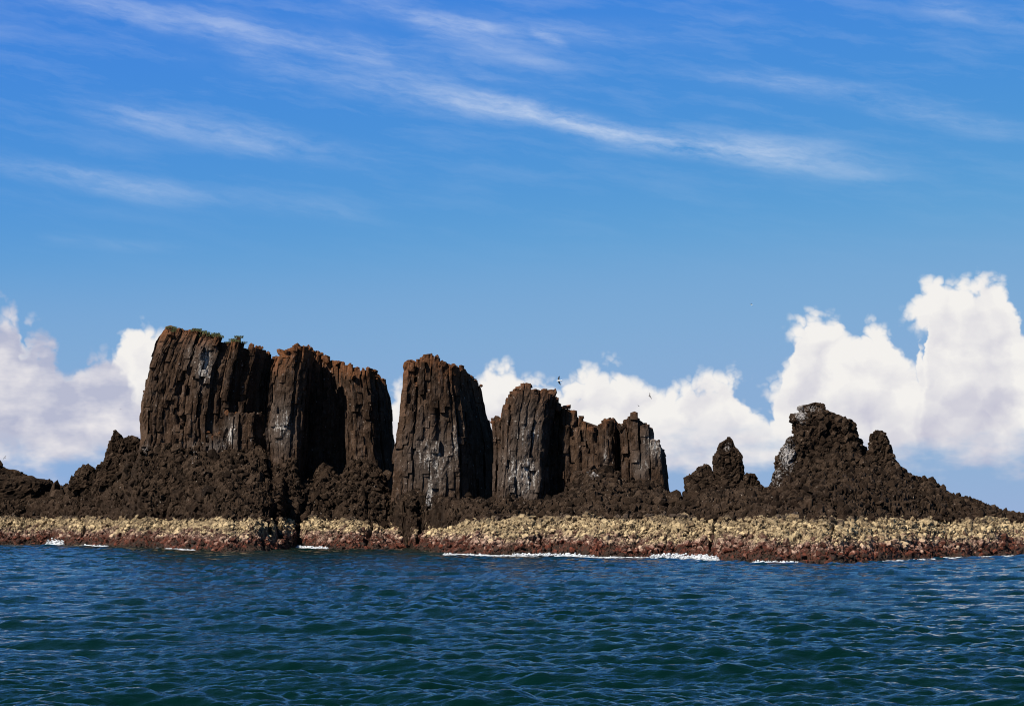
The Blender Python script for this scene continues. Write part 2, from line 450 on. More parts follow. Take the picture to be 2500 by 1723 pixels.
# ------------------------------------------------------------------ the islet's ground
SHORE = np.array([(-400, 1326), (-100, 1329), (0, 1330), (130, 1329), (240, 1333), (370, 1337), (470, 1342), (560, 1347), (640, 1346), (690, 1342), (730, 1337), (800, 1339), (860, 1341),
 (960, 1340), (1010, 1339), (1060, 1345), (1085, 1353), (1200, 1357), (1350, 1357), (1450, 1361), (1600, 1362), (1700, 1364), (1780, 1369), (1850, 1374), (2030, 1377), (2150, 1370), (2300, 1362), (2500, 1356), (2700, 1350), (2900, 1345)], float)
BAND = np.array([(-400, 1256), (0, 1257), (100, 1262), (220, 1264), (350, 1266), (500, 1264), (600, 1262), (700, 1266), (800, 1266), (880, 1272), (960, 1284), (1010, 1292), (1080, 1294), (1110, 1284), (1140, 1270),
 (1220, 1262), (1300, 1259), (1500, 1260), (1800, 1261), (2060, 1262), (2300, 1264), (2500, 1268), (2900, 1275)], float)
CREST = np.array([(-400, 1150), (-100, 1170), (0, 1205), (60, 1215), (128, 1206), (146, 1186), (165, 1190), (180, 1172), (215, 1150), (245, 1150), (265, 1120), (300, 1112), (340, 1100), (400, 1092), (470, 1096), (520, 1108), (560, 1100), (620, 1094), (650, 1108), (664, 1160), (690, 1118),
 (720, 1122), (738, 1180), (765, 1160), (790, 1136), (810, 1150), (830, 1165), (850, 1135), (880, 1124), (905, 1126), (930, 1150), (960, 1218), (980, 1208), (1010, 1200), (1060, 1216), (1110, 1232), (1140, 1222), (1165, 1228), (1200, 1235), (1225, 1226), (1300, 1232), (1350, 1230), (1390, 1190), (1420, 1160), (1450, 1148), (1500, 1150), (1520, 1180),
 (1560, 1178), (1610, 1182), (1640, 1218), (1665, 1226), (1680, 1214), (1730, 1190), (1800, 1185), (1850, 1192), (1870, 1205), (1890, 1180), (1920, 1150), (1970, 1110), (2040, 1090), (2110, 1110), (2150, 1130), (2200, 1148), (2215, 1159), (2232, 1171), (2270, 1172), (2289, 1183), (2319, 1209), (2346, 1221), (2395, 1237), (2433, 1252), (2471, 1261), (2500, 1264), (2600, 1266), (2900, 1285)], float)
STK = np.array([(-400, 385), (0, 373), (200, 358), (300, 343), (345, 330.5), (650, 329), (665, 325.5), (735, 324), (765, 327.5), (950, 327), (1000, 313.5), (1120, 313), (1205, 306), (1225, 301.5), (1340, 301.5), (1390, 300), (1510, 300), (1650, 300), (1900, 294), (2200, 291), (2500, 284), (2900, 270)], float)   # distance of the line of stacks
def shoreY(px): return CAMH * F / (np.interp(px, SHORE[:, 0], SHORE[:, 1]) - HORIZON)
GULLY = [(652, 7, 0.7), (676, 9, 0.9), (738, 8, 0.8), (997, 10, 1.1), (1020, 8, 0.9), (1742, 7, 0.7), (205, 6, 0.5), (905, 6, 0.6), (1312, 5, 0.35), (2036, 6, 0.4)]
def ground_z(px, Y, fine=True):
    """ground height at image column px and distance Y"""
    Ys = shoreY(px) + 1.6 * fbm(np.stack([px / 22, px * 0, px * 0], 1), 3, 31)
    Yc = np.interp(px, STK[:, 0], STK[:, 1])
    Yb = np.minimum(Ys + 20, Yc - 12)
    zb = Zof(np.interp(px, BAND[:, 0], BAND[:, 1]), Yb)
    zc = Zof(np.interp(px, CREST[:, 0], CREST[:, 1]), Yc)
    zb = zb + 0.75 * fbm(np.stack([px / 45, px * 0 + 9, px * 0], 1), 3, 61) - 0.1
    s = (Y - Ys) / (Yb - Ys)
    face = 0.5 + 0.5 * fbm(np.stack([px / 60, px * 0 + 3, px * 0], 1), 2, 12)
    pb = zb * (1 - (1 - np.clip(s, 0, 1)) ** (1.25 + 0.5 * face))          # tidal slope
    s2 = np.clip((Y - Yb) / (Yc - Yb), 0, 1)
    zm = np.minimum(Zof(1228, Yb + 0.3 * (Yc - Yb)), zc)
    zm = np.maximum(zm, zb - 0.3)
    pd = zb + (zm - zb) * sstep(s2, 0, 0.38) + (zc - zm) * np.clip((s2 - 0.12) / 0.88, 0, 1) ** 1.35
    z = np.where(s < 0, np.maximum(s * 3.0, -3.0), np.where(s < 1, pb, pd))
    back = sstep(Y, Yc + 3, Yc + 34)
    z = np.where(Y > Yc, zc + (-3.0 - zc) * back, z)
    g = 0
    for c, w, k_ in GULLY: g = np.maximum(g, k_ * np.exp(-((px - c - 9 * np.sin(Y * 0.31 + c)) / w) ** 2))
    z = z - g * np.where((s > 0) & (Y < Yb + 6), 2.3 * np.clip(s * 3, 0, 1), 0)
    end = sstep(px, -400, -330) * (1 - sstep(px, 2830, 2900))
    return np.where(end > 0, -3 + (z + 3) * end, -3), s, s2
def guano_at(x, y, z):
    px, py = to_px(x, y, z); g = np.zeros(len(px))
    for cx_, cy_, rx, ry, a in GUANO:
        g = np.maximum(g, a * np.exp(-(((px - cx_) / rx) ** 2 + ((py - cy_) / ry) ** 2)))
    return g
GUANO = [(500, 890, 22, 48, 1.0), (470, 870, 18, 40, 0.5), (565, 1055, 14, 34, 0.9), (530, 1090, 30, 16, 0.7), (470, 1110, 14, 40, 0.6), (690, 1040, 30, 60, 0.8), (1060, 1125, 62, 80, 0.72), (1112, 1090, 14, 60, 0.8), (1050, 1205, 10, 45, 1.1),
 (1275, 1160, 55, 70, 0.85), (1290, 1060, 45, 70, 0.62), (1600, 1085, 32, 42, 0.9), (1565, 1130, 22, 34, 0.7), (1450, 1165, 16, 9, 0.9), (1478, 1120, 6, 40, 0.7), (1955, 1012, 20, 26, 1.1), (1985, 998, 24, 12, 0.9), (1922, 1110, 26, 55, 1.05), (1900, 1160, 20, 30, 0.8), (1895, 1185, 18, 12, 0.8), (1775, 1090, 14, 18, 0.8), (355, 1095, 14, 10, 0.7)]

def build_ground(name, kind_band, mat):
    """one sheet of ground: the tidal ledge (kind_band) or the dark slope behind it"""
    pxs = np.arange(-400, 2901, 2.6 if kind_band else 3.6)
    rows = np.linspace(-0.15, 1.0, 105) if kind_band else np.concatenate([np.linspace(-0.02, 1, 76), np.linspace(1.03, 2.0, 14)])
    PX, R = np.meshgrid(pxs, rows, indexing='ij')
    px, r = PX.ravel(), R.ravel()
    Ys, Yc = shoreY(px), np.interp(px, STK[:, 0], STK[:, 1]); Yb = np.minimum(Ys + 20, Yc - 12)
    if kind_band: Y = Ys + (Yb + 1.5 - Ys) * r
    else: Y = np.where(r <= 1, Yb + (Yc - Yb) * r, Yc + (r - 1) * 40)
    z, s, s2 = ground_z(px, Y)
    x = Xof(px, Y)
    q = np.stack([x, Y, z], 1)
    cid, f1, gap = worley(q * np.array([0.75, 0.75, 0.75]), 3)
    cid2, _, gap2 = worley(q * 1.9, 9)
    amp = 0.42 if kind_band else 0.62
    d = amp * (cid * 0.55 + fbm(q * 0.35, 3, 2) * 1.1 + cid2 * 0.28) - 0.35 * np.exp(-(gap / 0.10) ** 2)
    if kind_band:
        c3, _, g3 = worley(q * np.array([2.6, 2.0, 2.6]), 19); d = d + 0.16 * c3 - 0.22 * np.exp(-(g3 / 0.12) ** 2) + 0.25 * fbm(q * np.array([0.5, 0.12, 0.3]), 3, 77)
    if not kind_band: d = d - 0.25 + sstep(s2, 0, 0.1) * 0.3
    z2 = z + d * (0.55 if kind_band else 0.9)
    y2 = Y - d * (0.5 if kind_band else 0.55) * sstep(z, -0.5, 1)
    n, m_ = PX.shape; idx = np.arange(n * m_).reshape(n, m_)
    Fq = np.stack([idx[:-1, :-1], idx[1:, :-1], idx[1:, 1:], idx[:-1, 1:]], -1).reshape(-1, 4)
    me = mesh_np(name, np.stack([x, y2, z2], 1), Fq, {'tone': cid * 0.6 + cid2 * 0.4, 'guano': guano_at(x, Y, z), 'gap_shade': np.clip(0.25 + 0.75 * np.exp(-(gap / 0.12) ** 2) + 0.3 * fbm(q * 0.8, 2, 91), 0, 0.95)}, smooth=False)
    o = link(name, me, mat); tag(o, kind='structure'); return o
ledge = build_ground('shore_ledge', True, M_SHORE)
slope = build_ground('rubble_slope', False, M_TALUS)

# ------------------------------------------------------------------ loose blocks
def hull_block(seed, n=15, flat=0.75, blocky=0.5):
    r = np.random.default_rng(seed)
    v = r.normal(size=(n, 3)); v /= np.linalg.norm(v, axis=1)[:, None]
    c = np.sign(v) * np.abs(v) ** 0.55; v = v * (1 - blocky) + c / np.abs(c).max(1)[:, None] * blocky
    v *= r.uniform(0.85, 1.1, (n, 1)) * np.array([1.0, r.uniform(0.7, 1.0), flat * r.uniform(0.75, 1.15)])
    bm = bmesh.new()
    for p in v: bm.verts.new(p)
    res = bmesh.ops.convex_hull(bm, input=bm.verts)
    bmesh.ops.delete(bm, geom=list({g for g in res['geom_interior'] + res['geom_unused'] if isinstance(g, bmesh.types.BMVert)}), context='VERTS')
    bm.verts.index_update()
    V = np.array([tuple(w.co) for w in bm.verts]); Fc = np.array([[w.index for w in f.verts] for f in bm.faces])
    bm.free(); return V, Fc
BLOCKS = [hull_block(100 + i, 14 + i % 6, 0.8, 0.35 + 0.04 * (i % 8)) for i in range(16)]
def rot_rand(r, n):
    q = r.normal(size=(n, 4)); q /= np.linalg.norm(q, axis=1)[:, None]
    w, x, y, z = q.T
    return np.stack([1 - 2 * (y * y + z * z), 2 * (x * y - z * w), 2 * (x * z + y * w), 2 * (x * y + z * w), 1 - 2 * (x * x + z * z), 2 * (y * z - x * w),
                     2 * (x * z - y * w), 2 * (y * z + x * w), 1 - 2 * (x * x + y * y)], 1).reshape(-1, 3, 3)
def scatter(owner, mat, pos, size, tone, name, stuff_name, keep=300, seed=1, guano=None, stretch=None):
    """blocks at pos: the `keep` that show largest as single parts of owner, the rest joined into one part"""
    r = np.random.default_rng(seed); n = len(pos)
    Rm = rot_rand(r, n); kind = r.integers(0, len(BLOCKS), n)
    sc = np.ones((n, 3)) if stretch is None else stretch
    app = size / np.maximum(pos[:, 1], 50); order = np.argsort(-app)
    g = guano if guano is not None else np.zeros(n)
    inv = np.array(owner.matrix_world.translation) if owner is not None else np.zeros(3)
    inv = np.array(owner.location)
    Vs, Fs, T, G, off = [], [], [], [], 0
    for rank, i in enumerate(order):
        V0, F0 = BLOCKS[kind[i]]
        v = ((V0 * size[i]) @ Rm[i].T) * sc[i] + pos[i]
        if rank < keep:
            me = mesh_np(name, v - inv, F0, {'tone': np.full(len(v), tone[i]), 'guano': np.full(len(v), g[i]), 'rust': np.full(len(v), RUSTV)})
            link(name, me, mat, owner)
        else:
            Vs.append(v); Fs.append(F0 + off); off += len(v); T.append(np.full(len(v), tone[i])); G.append(np.full(len(v), g[i]))
    if Vs:
        V = np.concatenate(Vs)
        me = mesh_np(stuff_name, V - inv, np.concatenate(Fs), {'tone': np.concatenate(T), 'guano': np.concatenate(G), 'rust': np.full(len(V), RUSTV)})
        o = link(stuff_name, me, mat, owner); tag(o, kind='stuff')
RUSTV = 0.0
r = np.random.default_rng(21)
# pale, barnacled blocks of the tidal ledge
n = 11000
px = r.uniform(-330, 2830, n); t_ = r.uniform(-0.06, 1.02, n) ** 1.0
Ys = shoreY(px); Yb = np.minimum(Ys + 20, np.interp(px, STK[:, 0], STK[:, 1]) - 12)
Y = Ys + (Yb - Ys) * t_
z, s, s2 = ground_z(px, Y)
gm = np.ones(n, bool)
for c, w, k_ in GULLY: gm &= ~((np.abs(px - c - 9 * np.sin(Y * 0.31 + c)) < w * 0.9 * k_) & (t_ > 0.25))
gm &= z > -0.8
px, Y, z = px[gm], Y[gm], z[gm]
size = 0.09 + 0.40 * r.random(len(px)) ** 3.8
pos = np.stack([Xof(px, Y), Y, z + size * r.uniform(-0.05, 0.45, len(px))], 1)
scatter(ledge, M_SHORE, pos, size, r.uniform(-1, 1, len(px)), 'boulder', 'shore_rubble', 300, 3)
# dark blocks of the slope
n = 13500
px = r.uniform(-330, 2830, n); t_ = r.uniform(-0.05, 1.05, n)
Ys = shoreY(px); Yc = np.interp(px, STK[:, 0], STK[:, 1]); Yb = np.minimum(Ys + 20, Yc - 12)
Y = Yb + (Yc - Yb) * t_
z, s, s2 = ground_z(px, Y)
size = 0.13 + 0.52 * r.random(n) ** 3.2 + (r.random(n) > 0.982) * r.uniform(0.35, 0.8, n) * ((t_ > 0.25) & (px < 2200))
pos = np.stack([Xof(px, Y), Y, z + size * r.uniform(0.0, 0.55, n)], 1)
gu = guano_at(*pos.T)
stub = r.random(n) < 0.18                                   # toppled and upright pieces of column
stre = np.ones((n, 3)); stre[stub] = np.stack([r.uniform(0.6, 0.9, stub.sum()), r.uniform(0.6, 0.9, stub.sum()), r.uniform(1.15, 1.6, stub.sum())], 1)
scatter(slope, M_TALUS, pos, size, r.uniform(-1, 1, n), 'boulder', 'slope_rubble', 300, 4, gu, stre)

# ------------------------------------------------------------------ columnar stacks
def poly_at(pts, q):
    a = np.array(pts, float); o = np.argsort(a[:, 0]); return np.interp(q, a[o, 0], a[o, 1])
def clip_half(poly, nx, ny, c):
    outp = []
    for i in range(len(poly)):
        a, b = poly[i], poly[(i + 1) % len(poly)]
        da, db = nx * a[0] + ny * a[1] - c, nx * b[0] + ny * b[1] - c
        if da <= 0: outp.append(a)
        if da * db < 0:
            t = da / (da - db); outp.append((a[0] + t * (b[0] - a[0]), a[1] + t * (b[1] - a[1])))
    return outp
def voronoi_cells(S_):
    cells = []
    for i, s in enumerate(S_):
        d = np.hypot(*(S_ - s).T); near = np.argsort(d)[1:15]
        poly = [(s[0] + 2 * a, s[1] + 2 * b) for a, b in ((-1, -1), (1, -1), (1, 1), (-1, 1))]
        for j in near:
            nx, ny = S_[j] - s; mx, my = (S_[j] + s) / 2
            poly = clip_half(poly, nx, ny, nx * mx + ny * my)
            if len(poly) < 3: break
        cells.append(poly)
    return cells
def resample(poly, n, rnd):
    a = np.array(poly); b = np.roll(a, -1, 0); L = np.hypot(*(b - a).T); cum = np.concatenate([[0], np.cumsum(L)])
    q = np.linspace(0, cum[-1], n, endpoint=False); k = np.clip(np.searchsorted(cum, q, 'right') - 1, 0, len(a) - 1)
    t = ((q - cum[k]) / np.maximum(L[k], 1e-6))[:, None]
    p = a[k] * (1 - t) + b[k] * t
    return p * (1 - rnd) + 0.5 * rnd * (np.roll(p, 1, 0) + np.roll(p, -1, 0))

def columns(root, left, right, top, base_py, Y0, depth, front=None, spacing=0.86, broken=0.07, rust_h=5.0, seed=0, rough=1.0, ledges=(), layers=2.3, lean=0.0, crest=26, back_shift=0.0, rust_k=1.0):
    """fill the outline seen in the frame (left/right edges and top line) with basalt columns standing at distance Y0..Y0+depth"""
    r = np.random.default_rng(seed + 50)
    inv = np.array(root.location)
    Yr = Y0 + 1.5
    zb = float(Zof(base_py, Yr))
    Lz = [(float(Zof(py, Yr)), float(Xof(px, Yr))) for px, py in left]; Rz = [(float(Zof(py, Yr)), float(Xof(px, Yr))) for px, py in right]
    Tx = [(float(Xof(px, Yr)), float(Zof(py, Yr))) for px, py in top]
    fl, fr, ft = (lambda z: poly_at(Lz, z)), (lambda z: poly_at(Rz, z)), (lambda x: poly_at(Tx, x))
    zmid = 0.5 * (zb + max(t[1] for t in Tx)); Wd = float(fr(zmid) - fl(zmid))
    front = front or [(0, 0.9), (0.12, 0.1), (0.5, 0.0), (0.85, 0.2), (1, 1.5)]
    # column sites on a jittered triangular grid in plan
    sites = []
    ny, nx = int(depth / (spacing * 0.87)) + 3, int(Wd / spacing) + 3
    for j in range(-1, ny):
        for i in range(-1, nx):
            x = (i + 0.5 * (j % 2)) * spacing + r.normal(0, 0.16) * spacing; y = j * spacing * 0.87 + r.normal(0, 0.16) * spacing
            sites.append((x, y))
    S_ = np.array(sites)
    keepm = r.random(len(S_)) > 0.14
    S_ = S_[keepm]; cells = voronoi_cells(S_)
    u = S_[:, 0] / Wd; vf = poly_at(front, np.clip(u, 0, 1))
    inside = (u > -0.3 * spacing / Wd) & (u < 1 + 0.3 * spacing / Wd) & (S_[:, 1] >= vf - 0.35 * spacing) & (S_[:, 1] < depth)
    made = []
    for i in np.where(inside)[0]:
        dist = min(S_[i, 1] - vf[i], u[i] * Wd, (1 - u[i]) * Wd)
        if dist > layers * spacing or len(cells[i]) < 3: continue
        ui = np.clip(u[i], 0, 1); zt = zmid
        for _ in range(6): zt = float(ft(fl(zt) + ui * (fr(zt) - fl(zt))))
        zt += r.normal(0, 0.22) * rough - 0.1
        zfull = zt
        outer = S_[i, 1] - vf[i] < spacing * 0.8
        if outer and r.random() < broken: zt -= r.uniform(0.5, 0.35 * (zt - zb))
        for (u0, u1, lpy, lv) in ledges:                      # buttresses broken off at a lower level
            if u0 <= ui <= u1 and S_[i, 1] < lv: zt = min(zt, float(Zof(lpy, Yr)) + r.normal(0, 0.25))
        if zt - zb < 0.6: continue
        nseg = 12 if dist < spacing * 1.3 else 8
        ring = resample(cells[i], nseg, 0.12)
        jit = r.normal(0, 0.10) * rough
        ring[:, 0] = np.clip(ring[:, 0], -0.02 * Wd + jit, 1.02 * Wd + jit)
        xm = ring[:, 0].mean(); hwid = max(0.2, np.ptp(ring[:, 0]) / 2)
        ring[:, 1] = np.maximum(ring[:, 1], poly_at(front, np.clip(ring[:, 0] / Wd, 0, 1)) + jit + 0.20 * hwid * np.abs(ring[:, 0] - xm - r.normal(0, 0.1)) / hwid)
        c0 = ring.mean(0); ring = c0 + (ring - c0) * r.uniform(0.94, 1.0)
        # blocks between cross joints
        zs, offs, scs, tns = [], [], [], []
        tcol = r.normal(0, 0.35); cuts = [zb - 0.5]
        while cuts[-1] < zt:
            z1 = min(zt, cuts[-1] + r.choice([0.6, 1.1, 1.9, 3.2, 5.0], p=[.18, .26, .26, .20, .10]))
            cuts.append(zt if zt - z1 < 0.35 else z1)
        cuts = np.array(cuts); zc_ = 0.5 * (cuts[:-1] + cuts[1:]); xc_ = fl(zc_) + c0[0] / Wd * (fr(zc_) - fl(zc_))
        qb = np.stack([xc_, np.full(len(zc_), Y0 + c0[1]), zc_], 1)
        cps = worley(qb * np.array([0.42, 0.3, 0.24]) + 5.0, 90)[0]; crs_ = worley(qb * np.array([1.1, 0.8, 0.6]) + 2.0, 95)[0]
        off = np.zeros(2)
        for z0, z1, cp, cr_ in zip(cuts[:-1], cuts[1:], cps, crs_):
            off = off * 0.6 + r.normal(0, 0.045 * rough, 2); scl = r.uniform(0.93, 1.04)
            boff = off + np.array([cp * 0.08 + cr_ * 0.05, cp * 0.38 + cr_ * 0.13]) * rough
            tilt = r.normal(0, 0.026, 2) * rough; tb = tcol + r.normal(0, 0.26)
            k = max(2, int((z1 - z0) / 0.62) + 1)
            for q_, e in enumerate(np.linspace(0, 1, k)):
                zs.append(z0 + (0.02 if q_ == 0 else 0) + (z1 - z0 - 0.02) * e); tns.append(tb)
                offs.append(boff + tilt * (e - 0.5) * (z1 - z0)); scs.append(scl * (0.965 if q_ in (0, k - 1) else 1.0))
        zs, offs, scs = np.array(zs), np.array(offs), np.array(scs)
        ringv = c0[None, None] + (ring - c0)[None] * scs[:, None, None] + offs[:, None]
        m_, k_ = len(zs), nseg
        Zg = np.repeat(zs[:, None], k_, 1)
        lx, rx = fl(zs)[:, None], fr(zs)[:, None]
        Xg = lx + ringv[:, :, 0] / Wd * (rx - lx); Yg = Y0 + ringv[:, :, 1] + back_shift * np.clip((zs - zb) / (zt - zb), 0, 1)[:, None] + 0 * Zg
        q = np.stack([Xg.ravel(), Yg.ravel(), Zg.ravel()], 1)
        w = np.array([0.55, 0.55, 0.11])
        d1 = np.stack([fbm(q * w, 3, 11), fbm(q * w, 3, 22), fbm(q * w, 2, 33) * 0.3], 1) * 0.20 * rough
        d2 = np.stack([fbm(q * 1.9, 2, 44), fbm(q * 1.9, 2, 55), fbm(q * 1.9, 2, 66) * 0.6], 1) * 0.085 * rough
        cv = worley(q * np.array([1.3, 1.3, 0.9]) + 8.0, 97)[0]
        q2 = q + d1 + d2
        q2[:, 1] += cv * 0.12 * rough; q2[:, 0] += cv * 0.07 * rough
        idx = np.arange(m_ * k_).reshape(m_, k_)
        Fq = np.stack([idx[:-1], np.roll(idx[:-1], -1, 1), np.roll(idx[1:], -1, 1), idx[1:]], -1).reshape(-1, 4)
        capc = q2[idx[-1]].mean(0) + np.array([0, 0, r.uniform(-0.05, 0.25)])
        V = np.concatenate([q2, capc[None]]); ci_ = len(V) - 1
        fl_ = [list(map(int, f)) for f in Fq] + [[int(idx[-1][a]), int(idx[-1][(a + 1) % k_]), ci_] for a in range(k_)]
        hr = np.exp(-(zfull - V[:, 2]) / rust_h)
        me = mesh_np('column', V - inv, fl_, {'tone': np.append(np.repeat(np.array(tns), k_), tns[-1]), 'rust': hr * rust_k, 'guano': guano_at(*V.T)})
        link('column', me, M_ROCK, root); made.append((float(capc[0]), float(capc[1]), float(capc[2]), outer))
    # solid heart of the stack, just behind the outer columns
    zz = np.linspace(zb - 0.5, max(t[1] for t in Tx) - 0.6, 24); nn = 40
    rings = []
    for zq in zz:
        xl, xr = float(fl(zq)) + spacing * 1.2, float(fr(zq)) - spacing * 1.2
        tt = np.linspace(0, 1, nn // 2)
        xf = xl + (xr - xl) * tt; yf = Y0 + poly_at(front, tt) + spacing * 1.5
        yk = np.full(nn // 2, Y0 + depth - spacing); ok = np.maximum(yk, yf + 0.3)
        ztop = np.minimum(zq, ft(xf) - 0.7)
        rings.append(np.concatenate([np.stack([xf, yf, ztop], 1), np.stack([xf[::-1], ok[::-1], ztop[::-1]], 1)]))
    V = np.concatenate(rings); idx = np.arange(len(V)).reshape(len(zz), nn)
    V = V + 0.4 * np.stack([fbm(V * 0.6, 3, 71), fbm(V * 0.6, 3, 72), 0 * V[:, 0]], 1)
    Fq = np.stack([idx[:-1], np.roll(idx[:-1], -1, 1), np.roll(idx[1:], -1, 1), idx[1:]], -1).reshape(-1, 4)
    fl_ = [list(map(int, f)) for f in Fq] + [list(map(int, idx[-1]))]
    me = mesh_np('core', V - inv, fl_, {'tone': 0 * V[:, 0] - 0.5, 'rust': 0 * V[:, 0], 'guano': 0 * V[:, 0]})
    link('core', me, M_ROCK, root)
    # loose weathered blocks along the crest
    if made and crest:
        global RUSTV
        A = np.array([m[:3] for m in made]); k = r.integers(0, len(A), crest)
        crs = 0.2 + 0.6 * r.random(crest) ** 2; pos = A[k] + np.stack([r.normal(0, 0.3, crest), r.normal(0, 0.3, crest), -crs * r.uniform(0.1, 0.8, crest)], 1)
        RUSTV = 0.85 * rust_k
        scatter(root, M_ROCK, pos, crs, r.normal(0, 0.4, crest), 'boulder', 'boulders', 300, seed + 9)
        RUSTV = 0.0
    return made

def root_at(name, label, cat, px, py, Y, group=None):
    x, y, z = P(px, py, Y); return thing(name, label, cat, (float(x), float(y), float(z)), group)
GRP = 'basalt stacks standing on the islet'
s1 = root_at('rock_stack', 'tallest and widest columnar basalt stack with green grass on its flat top', 'rock stack', 510, 1200, 334, GRP)
made1 = columns(s1, [(397, 809), (382, 838), (364, 893), (357, 938), (347, 1012), (347, 1072), (340, 1130), (330, 1200)], [(680, 870), (672, 900), (664, 960), (660, 1040), (664, 1100), (668, 1200)],
    [(350, 830), (392, 816), (400, 806), (420, 804), (455, 806), (475, 808), (488, 816), (520, 822), (545, 826), (590, 838), (620, 846), (650, 860), (690, 880)], 1205, 331, 15,
    front=[(0, 0.8), (0.06, 0.2), (0.28, 0.6), (0.34, 0.0), (0.6, 0.0), (0.77, 0.3), (0.81, 2.6), (0.88, 7), (1, 12)], ledges=[(0.66, 0.9, 1012, 1.5), (0.5, 0.66, 1060, 0.8)], seed=1, rust_k=0.85, rust_h=2.6, layers=2.4, broken=0.07, crest=60)
columns(s1, [(566, 1015), (562, 1060), (560, 1110)], [(640, 1012), (642, 1060), (644, 1110)], [(560, 1022), (580, 1010), (636, 1008), (645, 1020)], 1190, 329.0, 4.5, seed=2, rust_k=0.08, rust_h=0.5, broken=0.15, crest=6, front=[(0, 0.5), (0.2, 0), (0.7, 0), (1, 1.6)])
s2 = root_at('rock_stack', 'rusty-topped basalt stack split by a deep black shadowed recess', 'rock stack', 800, 1210, 331, GRP)
columns(s2, [(676, 872), (666, 900), (660, 1000), (656, 1040), (660, 1100), (668, 1200)], [(752, 850), (746, 900), (740, 980), (736, 1100), (734, 1200)],
    [(665, 884), (683, 868), (700, 855), (715, 846), (745, 847), (760, 854)], 1205, 324.5, 9, front=[(0, 1.6), (0.15, 0.3), (0.5, 0), (0.85, 0.2), (1, 1.2)], seed=3, rust_h=3.4, crest=40)
columns(s2, [(742, 850), (740, 1000), (738, 1200)], [(930, 925), (940, 970), (945, 1040), (950, 1100), (957, 1130), (964, 1220)],
    [(738, 847), (750, 848), (770, 858), (800, 872), (822, 878), (850, 890), (875, 900), (900, 905), (920, 920), (940, 940)], 1215, 328.5, 11,
    front=[(0, 5.5), (0.3, 6.4), (0.46, 5.4), (0.53, 1.2), (0.62, 0.1), (0.84, 0.3), (0.9, 2.0), (1, 6.5)], seed=4, rust_h=3.0, crest=55)
s3 = root_at('rock_stack', 'isolated tall basalt stack with a knob on top, left of a black cleft', 'rock stack', 1080, 1225, 318, GRP)
columns(s3, [(989, 885), (985, 950), (977, 1030), (966, 1100), (964, 1220)], [(1164, 925), (1176, 985), (1190, 1040), (1200, 1090), (1205, 1230)],
    [(985, 890), (998, 880), (1018, 881), (1024, 868), (1045, 865), (1064, 873), (1072, 885), (1100, 892), (1125, 892), (1140, 905), (1158, 922), (1170, 940)], 1235, 314, 13,
    front=[(0, 1.3), (0.1, 0.3), (0.4, 0), (0.68, 0.2), (0.74, 1.8), (0.85, 5.0), (1, 9.5)], seed=5, rust_k=0.8, rust_h=4.5, crest=24, broken=0.06)
s4 = root_at('rock_stack', 'grey guano-streaked basalt stack, right of the black cleft', 'rock stack', 1280, 1235, 306, GRP)
columns(s4, [(1236, 960), (1229, 1010), (1227, 1080), (1221, 1150), (1214, 1240)], [(1362, 972), (1352, 1000), (1340, 1060), (1337, 1120), (1338, 1240)],
    [(1222, 1015), (1238, 982), (1250, 960), (1266, 948), (1283, 936), (1298, 952), (1312, 960), (1324, 950), (1346, 956), (1354, 972), (1364, 986)], 1240, 302, 10, front=[(0, 1.2), (0.15, 0.2), (0.5, 0), (0.85, 0.4), (1, 2.4)], seed=6, rust_k=0.62, rust_h=2.2, crest=30)
columns(s4, [(1200, 1022), (1206, 1060), (1208, 1240)], [(1232, 1020), (1234, 1100), (1234, 1240)], [(1196, 1028), (1210, 1020), (1228, 1019), (1236, 1030)], 1240, 307, 5, seed=7, rust_k=0.7, rust_h=0.9, crest=5)
s5 = root_at('rock_stack', 'stepped basalt stack with an orange block on its sloping shoulder', 'rock stack', 1430, 1220, 305, GRP)
columns(s5, [(1345, 965), (1340, 1060), (1338, 1240)], [(1520, 1040), (1524, 1120), (1526, 1240)],
    [(1340, 962), (1355, 968), (1368, 992), (1385, 996), (1408, 1004), (1425, 1024), (1440, 1040), (1456, 1044), (1476, 1030), (1486, 1024), (1500, 1027), (1514, 1040), (1526, 1040)], 1240, 304.5, 9,
    front=[(0, 4.2), (0.14, 3.6), (0.2, 1.2), (0.3, 1.4), (0.5, 0.6), (0.62, 0.2), (0.86, 0.4), (1, 3.4)], seed=8, rust_k=0.62, rust_h=1.8, crest=34, ledges=[(0.2, 0.38, 1040, 1.6)], broken=0.16)
columns(s5, [(1398, 1160), (1384, 1240)], [(1508, 1158), (1512, 1240)], [(1390, 1170), (1420, 1150), (1450, 1143), (1490, 1146), (1512, 1160)], 1240, 300.5, 5, seed=9, rust_k=0.05, rust_h=0.3, crest=6, spacing=1.5, front=[(0, 1.6), (0.3, 0.2), (0.6, 0), (1, 2.2)])
s6 = root_at('rock_stack', 'jagged-tipped basalt stack at the right end of the columned row', 'rock stack', 1580, 1215, 303, GRP)
columns(s6, [(1518, 1035), (1522, 1100), (1522, 1230)], [(1626, 1040), (1630, 1132), (1634, 1190), (1640, 1230)],
    [(1514, 1042), (1526, 1034), (1540, 1022), (1550, 1012), (1558, 1020), (1568, 1032), (1584, 1036), (1590, 1056), (1604, 1078), (1616, 1098), (1626, 1120), (1636, 1150)], 1230, 301, 9,
    front=[(0, 2.6), (0.12, 1.0), (0.3, 0.2), (0.6, 0), (0.85, 0.5), (1, 4)], seed=10, rust_k=0.45, rust_h=1.2, crest=16)

